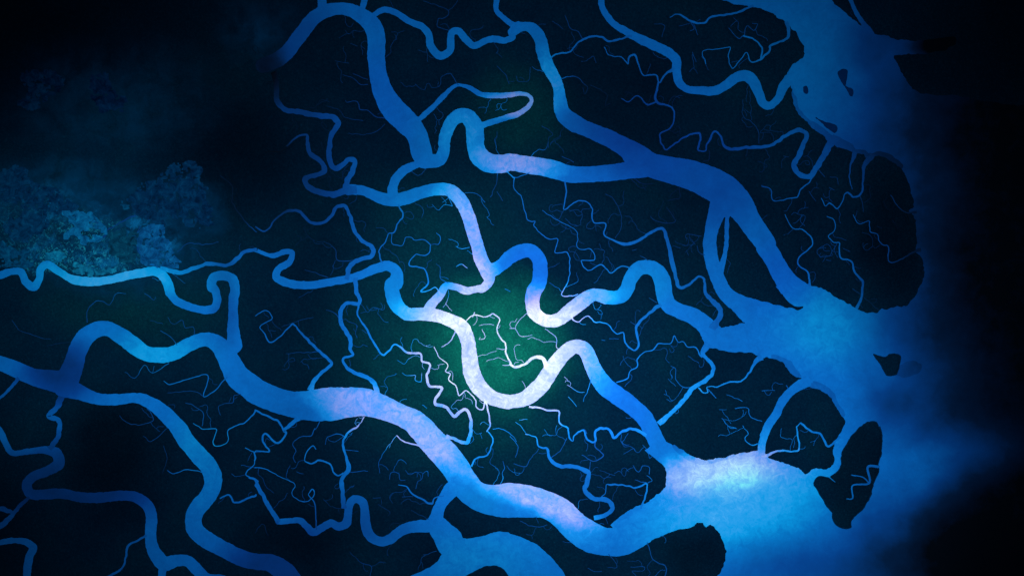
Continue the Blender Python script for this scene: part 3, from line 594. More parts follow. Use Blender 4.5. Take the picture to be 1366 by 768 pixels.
RILLS = [
 ['12',(1030,235,10),(1000,290,8),(955,318,6)],['22',(1015,530,9),(1055,580,8)],
 ['23',(435,80,12),(440,110,10),(480,150,10),(430,178,9),(370,145,7)],['23',(412,180,7),(410,240,8)],['23',(290,60,6),(265,120,6),(205,162,8)],
 ['23',(700,290,8),(640,275,5)],['23',(700,255,6),(728,275,7),(705,292,7)],['23',(630,200,5),(660,235,6),(680,205,6),(712,205,6),(715,245,6)],
 ['20',(375,205,8),(350,160,7),(310,145,7),(285,80,6)],['21',(1020,40,8),(1018,90,8),(990,100,8)],
 ['20',(925,115,8),(945,150,6),(925,160,5)],['20',(940,120,6),(965,180,4)],['20',(1195,185,9),(1175,200,8),(1120,145,5)],['20',(1200,180,8),(1215,135,7),(1250,155,7),(1270,125,6),(1240,120,5)],
 ['31',(285,130,9),(325,178,8)],['31',(350,178,6),(385,180,7),(392,215,6)],['31',(345,230,6),(372,245,6)],['31',(502,268,10),(515,300,8),(520,355,7)],
 ['31',(740,360,7),(755,410,6)],['31',(670,400,7),(700,440,7),(730,448,6)],['31',(415,540,5),(450,560,5)],['31',(240,250,4),(280,300,4)],['31',(330,600,4),(355,605,4)],['32',(465,20,5),(500,45,5)],['32',(520,60,4),(600,130,8)],
 ['31',(110,70,4),(140,75,4)],['31',(490,350,4),(480,390,4)],['31',(590,430,4),(615,440,4)],
 ['32',(125,510,7),(140,530,7)],['32',(0,540,5),(70,538,5)],
 ['13',(460,122,7),(530,130,5)],['13',(465,55,9),(420,40,8),(370,60,6),(360,95,5)],['13',(485,235,7),(580,228,5)],
 ['12',(335,695,8),(310,740,6),'13',(310,10,8),(290,45,8),(220,60,7),(195,90,6),(210,130,6),(195,160,5),(210,185,5)],
 ['13',(725,50,5),(670,120,4),(635,190,5),(640,240,4)],['13',(690,275,5),(695,240,5),(735,240,6),(745,275,5),(770,275,5)],
 ['13',(825,320,5),(835,280,5),(855,270,5),(860,240,5),(885,230,5),(890,260,5)],['13',(755,360,6),(810,360,5)],['13',(605,370,5),(645,368,6)],['13',(630,400,5),(690,442,7),(680,460,4)],
 ['13',(1270,180,5),(1280,215,6),(1265,240,6),(1272,270,6),(1255,300,6)],['13',(1220,15,6),(1270,15,7),(1320,50,6),(1344,80,5)],
 ['03',(1305,137,7),(1344,130,8)],['03',(1235,200,5),(1344,217,5)],['03',(835,240,4),(855,170,4),(840,100,3)],['03',(735,50,4),(770,78,5),(860,10,4)],
 ['02',(1045,570,6),(990,545,6),(860,552,4)],['02',(905,305,8),(875,265,6),(820,235,6)],['02',(995,255,7),(990,215,6),(950,220,6),(935,180,6),(885,200,5),(860,165,4)],
 ['02',(865,398,7),(780,450,6),(740,410,5),(690,475,5),(640,445,4)],['02',(445,190,8),(445,145,7),(490,85,8),(530,85,7),(560,102,6),(600,40,5),(645,45,4)],
 ['02',(755,630,8),(785,690,7),(700,715,6),(630,690,5),(610,670,4)],['02',(1035,720,7),(1040,655,7),(1000,620,6),(950,602,6)],['02',(1235,560,6),(1200,565,7),(1195,600,7),(1160,605,5),(1120,620,4),(1130,665,4)],
 ['02',(360,290,5),(240,310,4)],['02',(260,280,4),(180,260,5),(100,230,4),(60,180,6)],['02',(835,200,4),(770,180,4)],['02',(740,40,6),(790,75,6),(800,60,4)],
 ['01',(550,450,10),(610,415,10),(700,370,12),(745,360,12),(762,400,8)],['01',(810,640,16),(740,600,12),(705,540,12),(695,480,8),(720,430,8)],['01',(400,480,12),(460,503,16),(520,490,14),(548,460,14),(530,430,10),(470,400,10)],
 ['01',(910,560,6),(960,520,7),(1050,522,6),(1120,510,5)],['01',(880,670,5),(950,720,4)],['01',(300,510,5),(355,570,5)],
 ['10',(995,155,7),(935,135,6),(940,100,6),(970,95,6),(995,60,5),(960,40,5),(860,5,4)],['10',(885,320,4),(880,250,5)],['10',(1042,437,7),(1000,378,7),(960,390,5),(945,440,4),(910,450,4),(890,425,4),(865,462,4),(820,430,3)],['10',(1305,430,6),(1280,380,5),(1240,340,4)],
 ['10',(665,607,8),(620,600,9),(580,568,8),(540,560,8),(525,520,7),(470,525,6),(465,515,4)],['10',(580,435,7),(545,435,6),(500,400,5),(450,385,4)],['10',(580,408,6),(500,380,5)],['10',(665,635,5),(610,680,5),(560,690,4),(480,685,4)],['10',(555,620,4),(460,600,4),(430,565,3),(370,545,3)],['10',(410,310,4),(480,325,4)],['10',(490,225,4),(525,240,4)],
 ['20',(175,367,6),(140,360,6),(115,340,6)],['20',(105,345,4),(95,415,5),(40,415,5),(32,392,5)],['20',(260,407,8),(300,392,8),(350,400,8),(375,425,7),(400,450,6),(385,485,5),(375,450,5)],['20',(410,435,5),(470,465,4),(500,490,4),(490,540,5),(515,530,4)],
 ['20',(165,645,6),(220,685,6),(200,705,4),(195,760,3)],['20',(365,315,4),(400,310,4),(425,290,5),(445,325,5)],['20',(1195,510,4),(1195,595,5),(1250,635,6),(1275,680,6),(1275,735,6)],['20',(935,270,4),(955,320,5)],['20',(220,110,4),(275,150,4)],['20',(740,125,4),(790,130,4),(780,190,3)],['20',(985,290,4),(1020,360,3)],
 ['21',(0,165,8),(25,178,9),(70,170,8),(105,150,8)],['21',(275,350,5),(250,395,5),(215,370,4)],
 ['21',(490,265,4),(530,290,5),(570,380,5),(565,450,4),(540,490,4)],['21',(865,225,7),(872,280,6),(810,298,5)],['21',(805,330,6),(845,405,8),(820,415,7),(740,400,7),(718,378,5)],['21',(980,480,7),(905,470,6),(903,505,4)],['21',(1000,578,8),(970,560,7),(958,530,5)],['21',(640,185,9),(680,212,7),(735,210,4)],['21',(265,70,6),(330,105,6)],['21',(110,75,6),(140,40,5),(180,40,5),(195,0,3)],['21',(670,580,5),(705,605,7)],['21',(835,528,5),(875,540,5)],['21',(1290,220,5),(1320,230,6),(1340,260,5)],['21',(625,555,4),(650,550,4)],
 ['11',(895,520,6),(940,520,6),(950,490,6),(930,462,5)],['11',(510,605,10),(420,600,8),(415,550,6),(360,510,4),(320,510,3)],['11',(985,270,6),(1010,325,6),(970,318,5),(940,345,5),(905,315,4)],['11',(820,310,5),(865,345,5),(855,385,4)],['11',(990,720,7),(950,695,6),(950,640,5),(930,620,4)],['11',(1075,260,4),(1140,265,5),(1180,305,6)],['11',(1240,250,5),(1270,300,6)],['11',(1030,635,5),(1060,622,6),(1090,645,6)],['11',(1030,530,4),(1060,545,5),(1100,535,5)],['11',(800,150,7),(840,172,6),(880,130,6)],['11',(375,695,7),(300,665,6),(255,655,4)],['11',(1245,160,5),(1235,220,5),(1205,280,5)],['11',(680,465,5),(660,440,4),(620,435,4)],['11',(340,0,4),(350,40,3)],['11',(60,50,5),(150,40,6),(165,10,4)],
 ['12',(445,190,10),(410,145,7),(365,125,5)],['12',(755,450,4),(780,465,5),(820,462,6),(825,490,6),(850,495,6),(855,450,4)],['12',(1165,225,5),(1178,265,6),(1150,280,4),(1155,265,3)],['12',(1270,410,6),(1310,408,7)],['12',(1240,325,5),(1283,330,6)],['12',(160,350,4),(330,342,7)],['12',(855,615,5),(885,630,4)],['12',(1280,20,4),(1310,35,4)],['12',(1150,205,4),(1200,200,4),(1225,205,5)],['12',(140,215,3),(230,180,4),(300,165,3)],['12',(1115,165,8),(1125,140,8)],
 ['22',(88,145,5),(35,200,5),(30,220,5),(60,262,5),(115,258,4)],['22',(0,222,6),(30,220,6)],['22',(180,225,5),(235,270,6),(240,320,6),(265,325,7)],['22',(420,465,8),(400,540,5),(375,595,4)],['22',(295,512,4),(350,545,5),(385,550,4)],['22',(300,570,5),(340,620,5)],['22',(615,188,5),(655,208,7)],['22',(715,65,5),(755,90,7)],['22',(940,522,8),(885,520,6),(850,480,6),(850,430,5),(825,415,4)],['22',(915,365,4),(970,402,4)],['22',(1110,558,5),(1190,592,6)],['22',(1155,630,7),(1220,630,7),(1230,670,7),(1290,698,8)],['22',(1085,680,6),(1130,730,6),(1165,735,5)],['22',(1190,720,5),(1220,760,6),'23',(1205,60,8),(1235,95,9),(1280,88,10)],['22',(510,275,4),(560,275,5)],['22',(470,280,4),(490,282,4)],['22',(60,490,4),(80,520,4),(80,550,4)],['22',(30,700,5),(55,720,5),(85,760,5)],['22',(50,688,4),(90,688,4)],['22',(810,480,3),(850,515,4)],['22',(1075,637,3),(1110,640,3)],['22',(340,765,8),(380,738,8),(395,760,8)],
 ['23',(508,655,7),(550,720,6),(500,722,4)],['23',(705,595,8),(735,680,8),(800,720,10),(795,775,10)],['23',(745,768,8),(775,738,7),(795,738,7)],['23',(620,720,6),(690,718,7),(690,738,5),(625,742,6),(650,768,6)],['23',(400,725,5),(430,742,6),(470,742,6)],['23',(50,485,6),(130,515,7),(190,505,5)],['23',(0,50,6),(40,100,6),(30,160,6)],['23',(20,190,6),(80,208,8),(110,160,5),(150,115,5)],['23',(680,95,4),(710,130,5),(715,165,5),(735,155,5)],['23',(460,225,3),(540,252,3)],['23',(270,590,4),(310,595,4)],['23',(600,690,3),(640,690,3)],['23',(1120,0,5),(1160,12,5)],
 ['13',(485,645,5),(550,700,6),(595,715,7),(590,775,5)],['13',(180,200,5),(160,260,4),(200,290,4)],['13',(350,375,5),(400,415,5),(440,420,6)],['13',(0,550,4),(40,500,4),(70,560,4)],['13',(860,660,4),(930,640,6)],['13',(800,430,3),(890,475,5)],['13',(215,235,4),(250,245,4)],
]
SEA_POLY = [(940,-400),(946,-60),(956,0),(974,4),(1003,9),(1020,14),(1031,19),(1040,26),(1050,31),(1055,37),(1061,41),(1066,52),(1073,62),(1072,75),(1058,86),(1050,98),
 (1055,118),(1058,135),(1063,148),(1073,161),(1090,175),(1102,186),(1112,192),(1117,197),(1126,199),(1133,202),(1141,204),(1151,206),(1157,212),(1164,209),(1172,207),(1183,211),(1195,218),(1203,226),(1210,240),(1214,252),(1218,266),(1219,276),
 (1214,281),(1219,287),(1222,297),(1223,307),(1223,325),(1221,336),(1227,341),(1232,348),(1233,360),(1232,370),(1227,382),(1219,398),(1209,406),(1198,409),(1185,413),(1177,412),(1170,416),(1157,416),(1144,412),(1130,404),(1115,396),(1100,387),(1086,381),(1078,379),(1065,377),(1056,374),
 (1036,382),(1040,386),(1044,392),(1050,396),(1062,400),(1073,405),(1072,412),(1064,413),(1055,411),(1035,407),(1016,402),(1003,398),(988,393),(970,402),(980,415),(990,422),(994,431),(975,433),(956,437),(940,440),(936,452),(943,462),(956,465),(974,470),(990,471),(1003,471),(1016,477),
 (1024,476),(1032,477),(1045,483),(1050,490),(1055,497),(1071,506),(1079,515),(1094,519),(1107,529),(1114,541),(1122,552),(1128,561),(1129,567),(1123,580),(1116,588),(1114,600),(1116,610),(1113,619),(1104,627),(1092,627),(1082,628),(1076,636),
 (1066,625),(1056,621),(1042,616),(1031,613),(1024,610),(1018,603),(1012,601),(992,603),(979,606),(966,609),(952,612),(940,614),(930,611),(921,607),(912,602),(904,598),(896,592),(888,590),(876,586),(860,600),(888,622),(888,634),(887,649),(882,656),(875,662),(866,668),(855,673),(845,678),(836,683),(815,700),
 (850,728),(862,722),(878,713),(890,706),(897,702),(908,705),(918,706),(925,702),(930,698),(937,697),(942,703),(947,700),(953,704),(959,711),(965,722),(968,735),(967,746),(964,755),(956,768),(950,800),(940,900),(930,6500),(7500,6500),(7500,160),(1500,150),(1340,140),(1270,127),(1250,127),(1240,124),(1228,123),(1217,119),(1210,108),(1203,95),(1196,83),(1193,75),
 (1210,73),(1240,71),(1262,66),(1275,58),(1262,52),(1245,54),(1225,57),(1205,54),(1193,52),(1182,47),(1170,47),(1157,42),(1143,31),(1131,20),(1119,9),(1107,0),(1085,-50),(1040,-400)]
_s = lambda *a: [p[:2] for p in sheet(*a)]
LAGOON_POLY = _s('13',(925,470),(950,488),(1010,540),(1050,565),(1085,577),(1150,567),(1200,552),(1255,540),(1300,543),'23',(0,552),(60,567),(140,605),(220,680),(270,740),(330,850),(360,1000),'13',(750,1000),(760,800),(800,768),(850,745),(895,725),(935,695),(960,655),(945,640),(932,615),(920,585),(895,548),(905,500))
FLATS = [
 ('dim shallow ledge along the left shore of the top right estuary', [(1055,120),(1061,130),(1066,146),(1077,158),(1092,168),(1106,178),(1116,188),(1104,190),(1088,180),(1070,165),(1058,150)]),
 ('dim shallow ledge on the north tip of the right marsh lobe', [(1108,193),(1114,183),(1124,187),(1136,193),(1142,200),(1150,200),(1160,205),(1172,203),(1188,208),(1204,222),(1196,228),(1170,216),(1140,210),(1120,202)]),
 ('dim shallow ledge behind the lower right lobe', [(1030,474),(1042,476),(1054,482),(1061,492),(1068,503),(1060,505),(1048,494),(1038,484)]),
 ('dim shallow rim on the outer lower right lobe', [(1082,510),(1096,512),(1110,522),(1117,538),(1127,553),(1120,556),(1108,540),(1094,524),(1082,518)]),
 ('dim shallow rim above the silt bank', [(894,586),(905,586),(914,594),(926,602),(940,606),(956,604),(968,596),(978,599),(980,607),(960,613),(938,618),(918,612),(900,602)]),
 ('faint shallow tail right of the small dark sea island', [(1196,498),(1202,488),(1212,482),(1228,486),(1228,494),(1216,500),(1204,502)]),
]
ISLANDS = [
 ('sea_island', 'island', 'small black wedge shaped island alone in the open blue sea', _s('32',(572,352),(600,362),(630,366),(655,352),(690,352),(712,362),(712,400),(702,440),(690,462),(660,466),(640,465),(622,435),(600,395)), 1.4, []),
 ('marsh_island', 'island', 'large dark arrow shaped island pointing down at the lower right coast',
   _s('32',(455,775),(500,728),(545,700),(585,700),(607,735),'33',(606,0),(619,60),(616,130),(600,190),(600,232),(577,290),(562,350),(525,420),(480,465),(458,490),(457,520),(420,524),(385,510),(368,485),(355,440),(320,390),(285,330),(262,288),(295,256),(345,258),(402,205),(408,135),(442,80)), 1.2,
   [['33',(604,208,14),(545,208,12),(552,290,10),(465,305,8),(465,370,7),(435,372,5)],['33',(550,290,7),(520,262,6),(460,250,5)],['33',(345,260,5),(375,285,4)]]),
 ('basin_island', 'island', 'dark rounded island cut by the bottom edge inside the broad basin', _s('13',(1040,810),(1075,770),(1140,730),(1210,711),(1255,718),(1290,752),(1312,800),(1290,860),(1150,880),(1060,860)), 1.2, []),
 ('shoal', 'shoal', 'larger teardrop shaped dark shoal in the top right estuary', _s('30',(392,370),(410,358),(436,362),(438,390),(432,420),(425,440),(412,425),(398,400)), .35, []),
 ('shoal', 'shoal', 'small dark shoal touching the tail of the teardrop shoal', _s('30',(428,440),(442,452),(460,452),(470,470),(465,495),(452,492),(443,470)), .35, []),
 ('shoal', 'shoal', 'tiny dark shoal near the left shore of the top right estuary', _s('30',(218,448),(230,445),(236,465),(232,482),(222,480)), .3, []),
 ('shoal', 'shoal', 'long slim dark shoal slanting beside the coast hook', _s('30',(278,603),(310,618),(350,632),(378,645),(387,665),(375,682),(345,662),(310,632)), .35, []),
]

CLEARINGS = [
 ('dim blue wet flat with a straight right edge north east of the pale clearing', [(640,240),(760,170),(900,60),(1000,60),(1065,250),(1098,388),(960,388),(900,362),(862,330),(840,400),(780,370),(700,330)], (.001,.030,.095)),
 ('blue clearing with a steep right edge standing over the teal river', [(700,430),(760,385),(838,385),(850,440),(888,470),(897,540),(925,600),(860,612),(800,600),(740,585),(700,530)], (.003,.085,.26)),
 ('long blue clearing slanting in from the left edge', [(-60,110),(0,100),(120,90),(200,180),(300,210),(400,300),(340,330),(240,325),(180,310),(60,270),(-60,240)], (.001,.040,.125)),
 ('blocky blue clearing under the long slanting one', [(20,380),(120,310),(240,340),(260,400),(170,430),(160,490),(60,450)], (.001,.045,.135)),
 ('bright crescent shaped silt clearing', [(330,330),(400,320),(460,330),(550,395),(545,420),(460,395),(425,430),(470,445),(548,425),(505,468),(430,472),(340,440),(385,390)], (.003,.13,.34)),
 ('small teal silt clearing on the river bend', [(220,570),(235,520),(290,500),(340,530),(320,560),(270,580)], (.004,.17,.36)),
 ('blue clearing at the far left just above the river', [(-40,420),(40,500),(160,510),(200,560),(150,610),(60,590),(-40,600)], (.001,.07,.19)),
 ('broken row of pale teal clearings along the river bank', [(370,640),(390,590),(440,600),(520,600),(600,590),(640,610),(600,630),(520,645),(430,650)], (.005,.17,.34)),
 ('dim clearing between the crescent and the steep edged clearing', [(560,430),(640,400),(700,430),(690,520),(720,580),(620,580),(580,520)], (.002,.055,.12)),
 ('tiny dim round clearing in the dark north of the crescent', [(615,280),(640,265),(672,280),(665,305),(630,308)], (.001,.06,.16)),
 ('faint blue flat in the dark north west marsh', [(120,-380),(200,-420),(280,-400),(320,-360),(300,-300),(210,-250),(180,-180),(110,-230),(150,-300)], (.001,.03,.10)),
 ('fainter small blue flat right of the north west one', [(480,-380),(560,-390),(580,-300),(660,-260),(640,-200),(520,-190),(470,-280)], (.001,.022,.08)),
]


# ------------------------------------------------------------------ distance fields
GSTEP = 1.1


def axis(lo, hi, fine_lo, fine_hi):
    a = list(np.arange(fine_lo, fine_hi, GSTEP))
    left, x, s = [], fine_lo, GSTEP
    while x > lo:
        s *= 1.22; x -= s; left.append(x)
    right, x, s = [], a[-1], GSTEP
    while x < hi:
        s *= 1.22; x += s; right.append(x)
    return np.array(left[::-1] + a + right, np.float64)


GX = axis(-5000, 7000, -50, 1416)
GY = axis(-5000, 6000, -50, 818)
XX, YY = np.meshgrid(GX, GY)
XX = XX.astype(np.float32); YY = YY.astype(np.float32)


def stamp(field, P, gx, gy, pad=9.0):
    """field = min(field, distance to polyline of varying half-width)"""
    for i in range(len(P) - 1):
        (x0, y0, w0), (x1, y1, w1) = P[i][:3], P[i + 1][:3]
        r = max(w0, w1) / 2 + pad
        a = np.searchsorted(gx, min(x0, x1) - r); c = np.searchsorted(gx, max(x0, x1) + r)
        d = np.searchsorted(gy, min(y0, y1) - r); e = np.searchsorted(gy, max(y0, y1) + r)
        if a >= c or d >= e:
            continue
        X = gx[a:c][None, :]; Y = gy[d:e][:, None]
        dx, dy = x1 - x0, y1 - y0
        L2 = dx * dx + dy * dy + 1e-9
        t = np.clip(((X - x0) * dx + (Y - y0) * dy) / L2, 0, 1)
        D = np.sqrt((X - x0 - t * dx) ** 2 + (Y - y0 - t * dy) ** 2) - (w0 + (w1 - w0) * t) / 2
        sub = field[d:e, a:c]
        np.minimum(sub, D, out=sub)


def poly_sdf(P, X, Y):
    """negative inside"""
    d = np.full(X.shape, 1e9, np.float32)
    ins = np.zeros(X.shape, bool)
    n = len(P)
    for i in range(n):
        x0, y0 = P[i][:2]; x1, y1 = P[(i + 1) % n][:2]
        dx, dy = x1 - x0, y1 - y0
        L2 = dx * dx + dy * dy
        if L2 < 1e-9:
            continue
        t = np.clip(((X - x0) * dx + (Y - y0) * dy) / L2, 0, 1)
        D = (X - x0 - t * dx) ** 2 + (Y - y0 - t * dy) ** 2
        np.minimum(d, D, out=d)
        c = ((y0 > Y) != (y1 > Y)) & (X < (dx) * (Y - y0) / (dy if abs(dy) > 1e-9 else 1e-9) + x0)
        ins ^= c
    d = np.sqrt(d)
    return np.where(ins, -d, d)


rivers = [(lab, spline(sheet(*p))) for lab, p in RIVERS]
creeks = [(lab, spline(sheet(*p), 1.5)) for lab, p in CREEKS]
rills = [spline(sheet(*p), 1.5) for p in RILLS]

wet = np.full(XX.shape, 60.0, np.float32)
for lab, P in rivers:
    stamp(wet, P, GX, GY)
ii = np.searchsorted(GX, 780)
sea_d = np.full(XX.shape, 60.0, np.float32)
sea_d[:, ii:] = poly_sdf(SEA_POLY, XX[:, ii:], YY[:, ii:])
lag_d = np.full(XX.shape, 60.0, np.float32)
a0, a1 = np.searchsorted(GX, 500), np.searchsorted(GX, 850)
b0 = np.searchsorted(GY, 640)
lag_d[b0:, a0:a1] = poly_sdf(LAGOON_POLY, XX[b0:, a0:a1], YY[b0:, a0:a1])
wet = np.minimum(np.minimum(wet, sea_d), lag_d)
# ragged banks
rag = (vnoise(XX, YY, 7, 1) - .5) * 1.5 + (vnoise(XX, YY, 3, 2) - .5) * 1.3 + (vnoise(XX, YY, 22, 3) - .5) * 1.6
coast = smooth(6, 0, np.abs(sea_d))
wet = wet + rag * (0.55 + 0.9 * coast)
thin = np.full(XX.shape, 60.0, np.float32)
for lab, P in creeks:
    stamp(thin, P, GX, GY, 5)
for P in rills:
    stamp(thin, P, GX, GY, 4)
# hair-thin rills feeding the creeks, walked outward from the banks
rng = random.Random(7)
seeds = []
for lab, P in creeks:
    seeds += [(P, i, 1.0) for i in range(4, len(P) - 4, 5)]
for lab, P in rivers:
    seeds += [(P, i, 1.0) for i in range(4, len(P) - 4, 11)]
for P in list(rills):
    seeds += [(P, i, .8) for i in range(2, len(P) - 1, 7)]
rng.shuffle(seeds)
auto = []


def look(F, x, y):
    return F[min(len(GY) - 1, int(np.searchsorted(GY, y))), min(len(GX) - 1, int(np.searchsorted(GX, x)))]


def walk(x, y, h, n, w0, depth):
    pts, turn = [(x, y, w0)], 0.0
    for k in range(n):
        turn = turn * 0.45 + rng.gauss(0, 0.5)
        h += turn * 0.6
        x += math.cos(h) * 1.9; y += math.sin(h) * 1.9
        if k > 1 and (look(wet, x, y) < 2.5 or look(thin, x, y) < 1.6):
            break
        pts.append((x, y, max(.42, w0 * (1 - .55 * k / n))))
        if depth < 2 and k > 3 and rng.random() < 0.06:
            walk(x, y, h + rng.choice((-1, 1)) * rng.uniform(.7, 1.3), int(n * .5), w0 * .75, depth + 1)
    if len(pts) > 3:
        auto.append(spline(pts, 1.3))


for P, i, s_ in seeds:
    x, y, ww = P[i]
    dens = 0.62 if x > 420 else 0.4
    if math.hypot(x - 665, y - 460) < 130:
        dens = 0.3
    if x < 330 and y < 420 or x < 200:
        dens = 0.08
    if not (-20 < x < 1236 and -20 < y < 790) or rng.random() > dens * 0.42:
        continue
    tx, ty = P[i + 1][:2] - P[i - 1][:2]
    sg = rng.choice((-1, 1))
    h = math.atan2(ty, tx) + sg * math.pi / 2
    x += math.cos(h) * (ww / 2 - .3); y += math.sin(h) * (ww / 2 - .3)
    if look(wet, x + math.cos(h) * 4, y + math.sin(h) * 4) < 2:
        continue
    walk(x, y, h + rng.gauss(0, .4), rng.randint(5, 22), rng.uniform(.45, .8) * s_, 0)
for P in auto:
    stamp(thin, P, GX, GY, 3)
can = vnoise(XX, YY, 4.2, 11) * 0.8 + vnoise(XX, YY, 9, 12) * 0.7 + vnoise(XX, YY, 30, 13) * 0.6
land = 0.35 + can * smooth(1.0, 6.0, wet) * smooth(0.6, 4.0, thin)
land = np.where(thin < 2.2, np.minimum(land, 0.22 + np.clip(thin, 0, 3) * .1), land)
Z = np.clip(wet * 0.55, -4, None)
Z = np.minimum(Z, land)
far = smooth(0, 400, np.maximum(np.maximum(-XX, XX - 1366), np.maximum(-YY, YY - 768)))
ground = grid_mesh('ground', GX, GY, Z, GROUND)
tag(ground, 'dark blue green marsh and mangrove plain cut by the winding channels', 'land', kind='structure')

# ------------------------------------------------------------------ water
sea = link_mesh('sea', [(-9000, -9000, -.06), (9000, -9000, -.06), (9000, 9000, -.06), (-9000, 9000, -.06)],
                [(0, 1, 2, 3)], WATER)
tag(sea, 'deep blue sea fading to black, bright where the rivers pour in', 'sea', kind='structure')


def patch_grid(P, pad, step):
    xs = [p[0] for p in P]; ys = [p[1] for p in P]
    ww = max([p[2] for p in P] if len(P[0]) > 2 else [0]) / 2
    return np.arange(min(xs) - ww - pad, max(xs) + ww + pad, step), np.arange(min(ys) - ww - pad, max(ys) + ww + pad, step)


z = 0.0
for lab, P in rivers:
    gx, gy = patch_grid(P, 4, 2.0)
    f = np.full((len(gy), len(gx)), 50.0, np.float32)
    stamp(f, P, gx, gy, 6)
    z += 0.003
    o = grid_mesh('river', gx, gy, np.full(f.shape, z), WATER, keep=f < 1.2, smooth_sh=False)
    tag(o, lab, 'river', 'river channels of the delta', 'structure')
gx, gy = patch_grid(LAGOON_POLY, 4, 2.0)
X, Y = np.meshgrid(gx, gy)
f = poly_sdf(LAGOON_POLY, X, Y)
z += 0.003
o = grid_mesh('river_basin', gx, gy, np.full(f.shape, z), WATER, keep=f < 1.5, smooth_sh=False)
tag(o, 'broad blue basin at the bottom edge around a dark half island', 'river', 'river channels of the delta', 'structure')


def ribbon(P, z0, ws=1.0):
    P = np.asarray(P)
    P = P.copy()
    # small wobble so banks are not ruled lines
    P[:, 0] += (vnoise(P[:, 0], P[:, 1], 5, 21) - .5) * 1.6
    P[:, 1] += (vnoise(P[:, 0], P[:, 1], 5, 22) - .5) * 1.6
    T = np.gradient(P[:, :2], axis=0)
    T /= np.maximum(1e-6, np.hypot(T[:, 0], T[:, 1]))[:, None]
    N = np.stack([-T[:, 1], T[:, 0]], 1)
    wv = np.maximum(P[:, 2] * np.interp(P[:, 2], [2.2, 5.5], [0.50, 0.95]) * ws, 0.45) * (0.82 + 0.36 * vnoise(P[:, 0], P[:, 1], 4, 23)) / 2
    n = len(P)
    L = P[:, :2] + N * wv[:, None]; R = P[:, :2] - N * wv[:, None]
    zz = z0 + np.arange(n) * 0.0006
    co_ = []
    for q, dz in ((L, 0.0), (R, 0.02)):
        co_.append(np.stack([q[:, 0] - CX, CY - q[:, 1], zz + dz], 1))
    co_ = np.concatenate(co_)
    i = np.arange(n - 1)
    F = np.stack([i, i + 1, i + 1 + n, i + n], 1)
    return co_, F


zc = 0.42
for lab, P in creeks:
    c, F = ribbon(P, zc)
    zc += 0.004
    o = link_mesh('creek', c, F, CREEK_WATER)
    tag(o, lab, 'creek', 'tidal creeks between the rivers', 'structure')
cs, fs, n0 = [], [], 0
for k, P in enumerate(rills + auto):
    c, F = ribbon(P, 0.34 + 0.0004 * k, 1.25 if k >= len(rills) else 1.0)
    cs.append(c); fs.append(F + n0); n0 += len(c)
o = link_mesh('rills', np.concatenate(cs), np.concatenate(fs), RILL_WATER)
tag(o, 'hair thin branching rills draining the dark marsh between the creeks', 'rills', kind='structure')

# bare silt clearings and dim wet flats of the western marsh, draped on the ground
for lab, pts, mat_c in CLEARINGS:
    P = np.array([(x / 3.84, 200 + y / 3.84) for x, y in pts])
    xs, ys = P[:, 0], P[:, 1]
    a, c_ = np.searchsorted(GX, [xs.min() - 5, xs.max() + 5])
    d, e = np.searchsorted(GY, [ys.min() - 5, ys.max() + 5])
    X, Y = XX[d:e, a:c_], YY[d:e, a:c_]
    f = poly_sdf(P, X, Y) + (vnoise(X, Y, 14, 61) - .5) * 8 + (vnoise(X * .6 + Y * .5, Y - X * .3, 4, 62) - .5) * 7
    f = np.where(vnoise(X, Y, 5.5, 63) + vnoise(X, Y, 2.4, 64) * .5 > 0.96, 5, f)
    zc += 0.004
    o = grid_mesh('silt_clearing', GX[a:c_], GY[d:e], Z[d:e, a:c_] + 0.12 + zc * .1, clearing_mat(mat_c), keep=(f < 0) & (wet[d:e, a:c_] > 1.5))
    tag(o, lab, 'clearing', kind='structure')

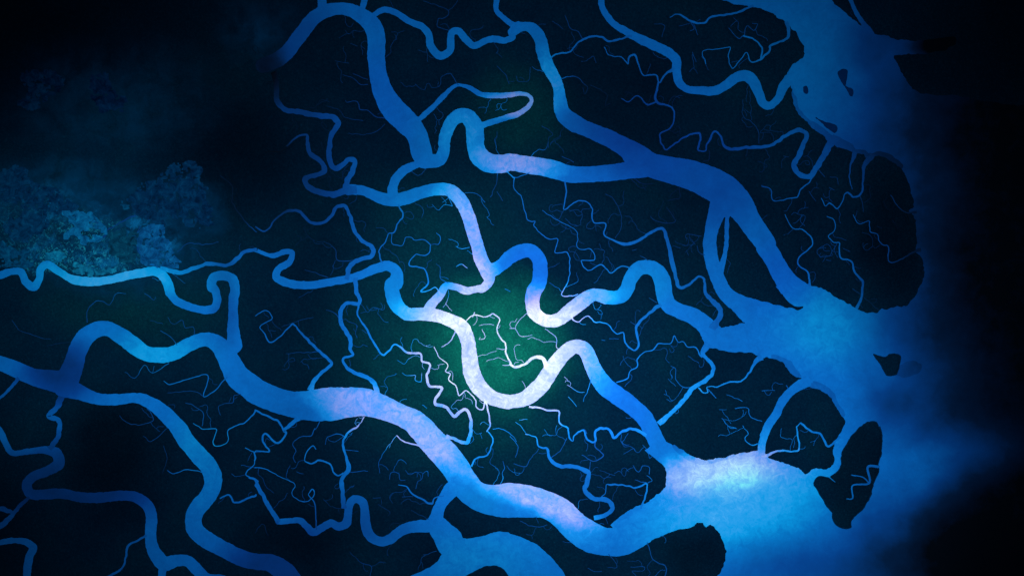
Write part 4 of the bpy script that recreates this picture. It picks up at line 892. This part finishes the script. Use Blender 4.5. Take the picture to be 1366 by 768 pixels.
# shallow flats fringing the land
for lab, pts in FLATS:
    P = spline(pts, 2.0, closed=True)
    gx, gy = patch_grid(P, 4, 1.2)
    X, Y = np.meshgrid(gx, gy)
    f = poly_sdf(P, X, Y) + (vnoise(X, Y, 5, 31) - .5) * 2
    z += 0.003
    o = grid_mesh('tidal_flat', gx, gy, np.clip(-f * .05, -.3, 0.2) - .02 + z * .1, (TAIL_WATER if 'tail' in lab else SHOAL_WATER), keep=f < 1.5)
    tag(o, lab, 'tidal flat', kind='structure')

# ------------------------------------------------------------------ islands
for name, cat, lab, pts, h, channels in ISLANDS:
    P = spline(pts, 2.0, closed=True)
    gx, gy = patch_grid(P, 5, 0.9)
    X, Y = np.meshgrid(gx, gy)
    f = poly_sdf(P, X, Y) + (vnoise(X, Y, 6, 41) - .5) * 1.6 + (vnoise(X, Y, 2.6, 42) - .5) * 0.8
    cut = np.full(f.shape, 50.0)
    for c in channels:
        stamp(cut, spline(sheet(*c), 1.5), gx, gy, 5)
    root = bpy.data.objects.new(name, None)
    mx, my = (gx[0] + gx[-1]) / 2, (gy[0] + gy[-1]) / 2
    root.location = (mx - CX, CY - my, 0)
    COL.objects.link(root)
    tag(root, lab, cat)
    d = -f
    if cat == 'shoal':
        o = grid_mesh('sand_body', gx, gy, np.clip(d * .12, -.6, h), SHOAL, keep=d > -2, parent=root)
        o.location = (-root.location.x, -root.location.y, 0)
    else:
        shore = np.clip(d * .5, -1.0, 0.45)
        shore = np.minimum(shore, np.where(cut < 3, np.clip(cut * .4, -.3, .45), .45))
        o = grid_mesh('mud_shore', gx, gy, shore, MUD, keep=d > -2, parent=root)
        o.location = (-root.location.x, -root.location.y, 0)
        dd = np.minimum(d - 1.2, cut - 0.6)
        top = np.clip(0.3 + dd * 0.9, None, 0.8) + h * smooth(0, 4, dd) * (0.25 + vnoise(X, Y, 3.6, 43) * .6 + vnoise(X, Y, 9, 44) * .5)
        o = grid_mesh('tree_canopy', gx, gy, top, CANOPY, keep=dd > 0.2, parent=root)
        o.location = (-root.location.x, -root.location.y, 0)
        for c in channels:
            cc, F = ribbon(spline(sheet(*c), 1.5), 0.62)
            o = link_mesh('creek', cc, F, CREEK_WATER, root)
            o.location = (-root.location.x, -root.location.y, 0)
print('wet', wet.shape)
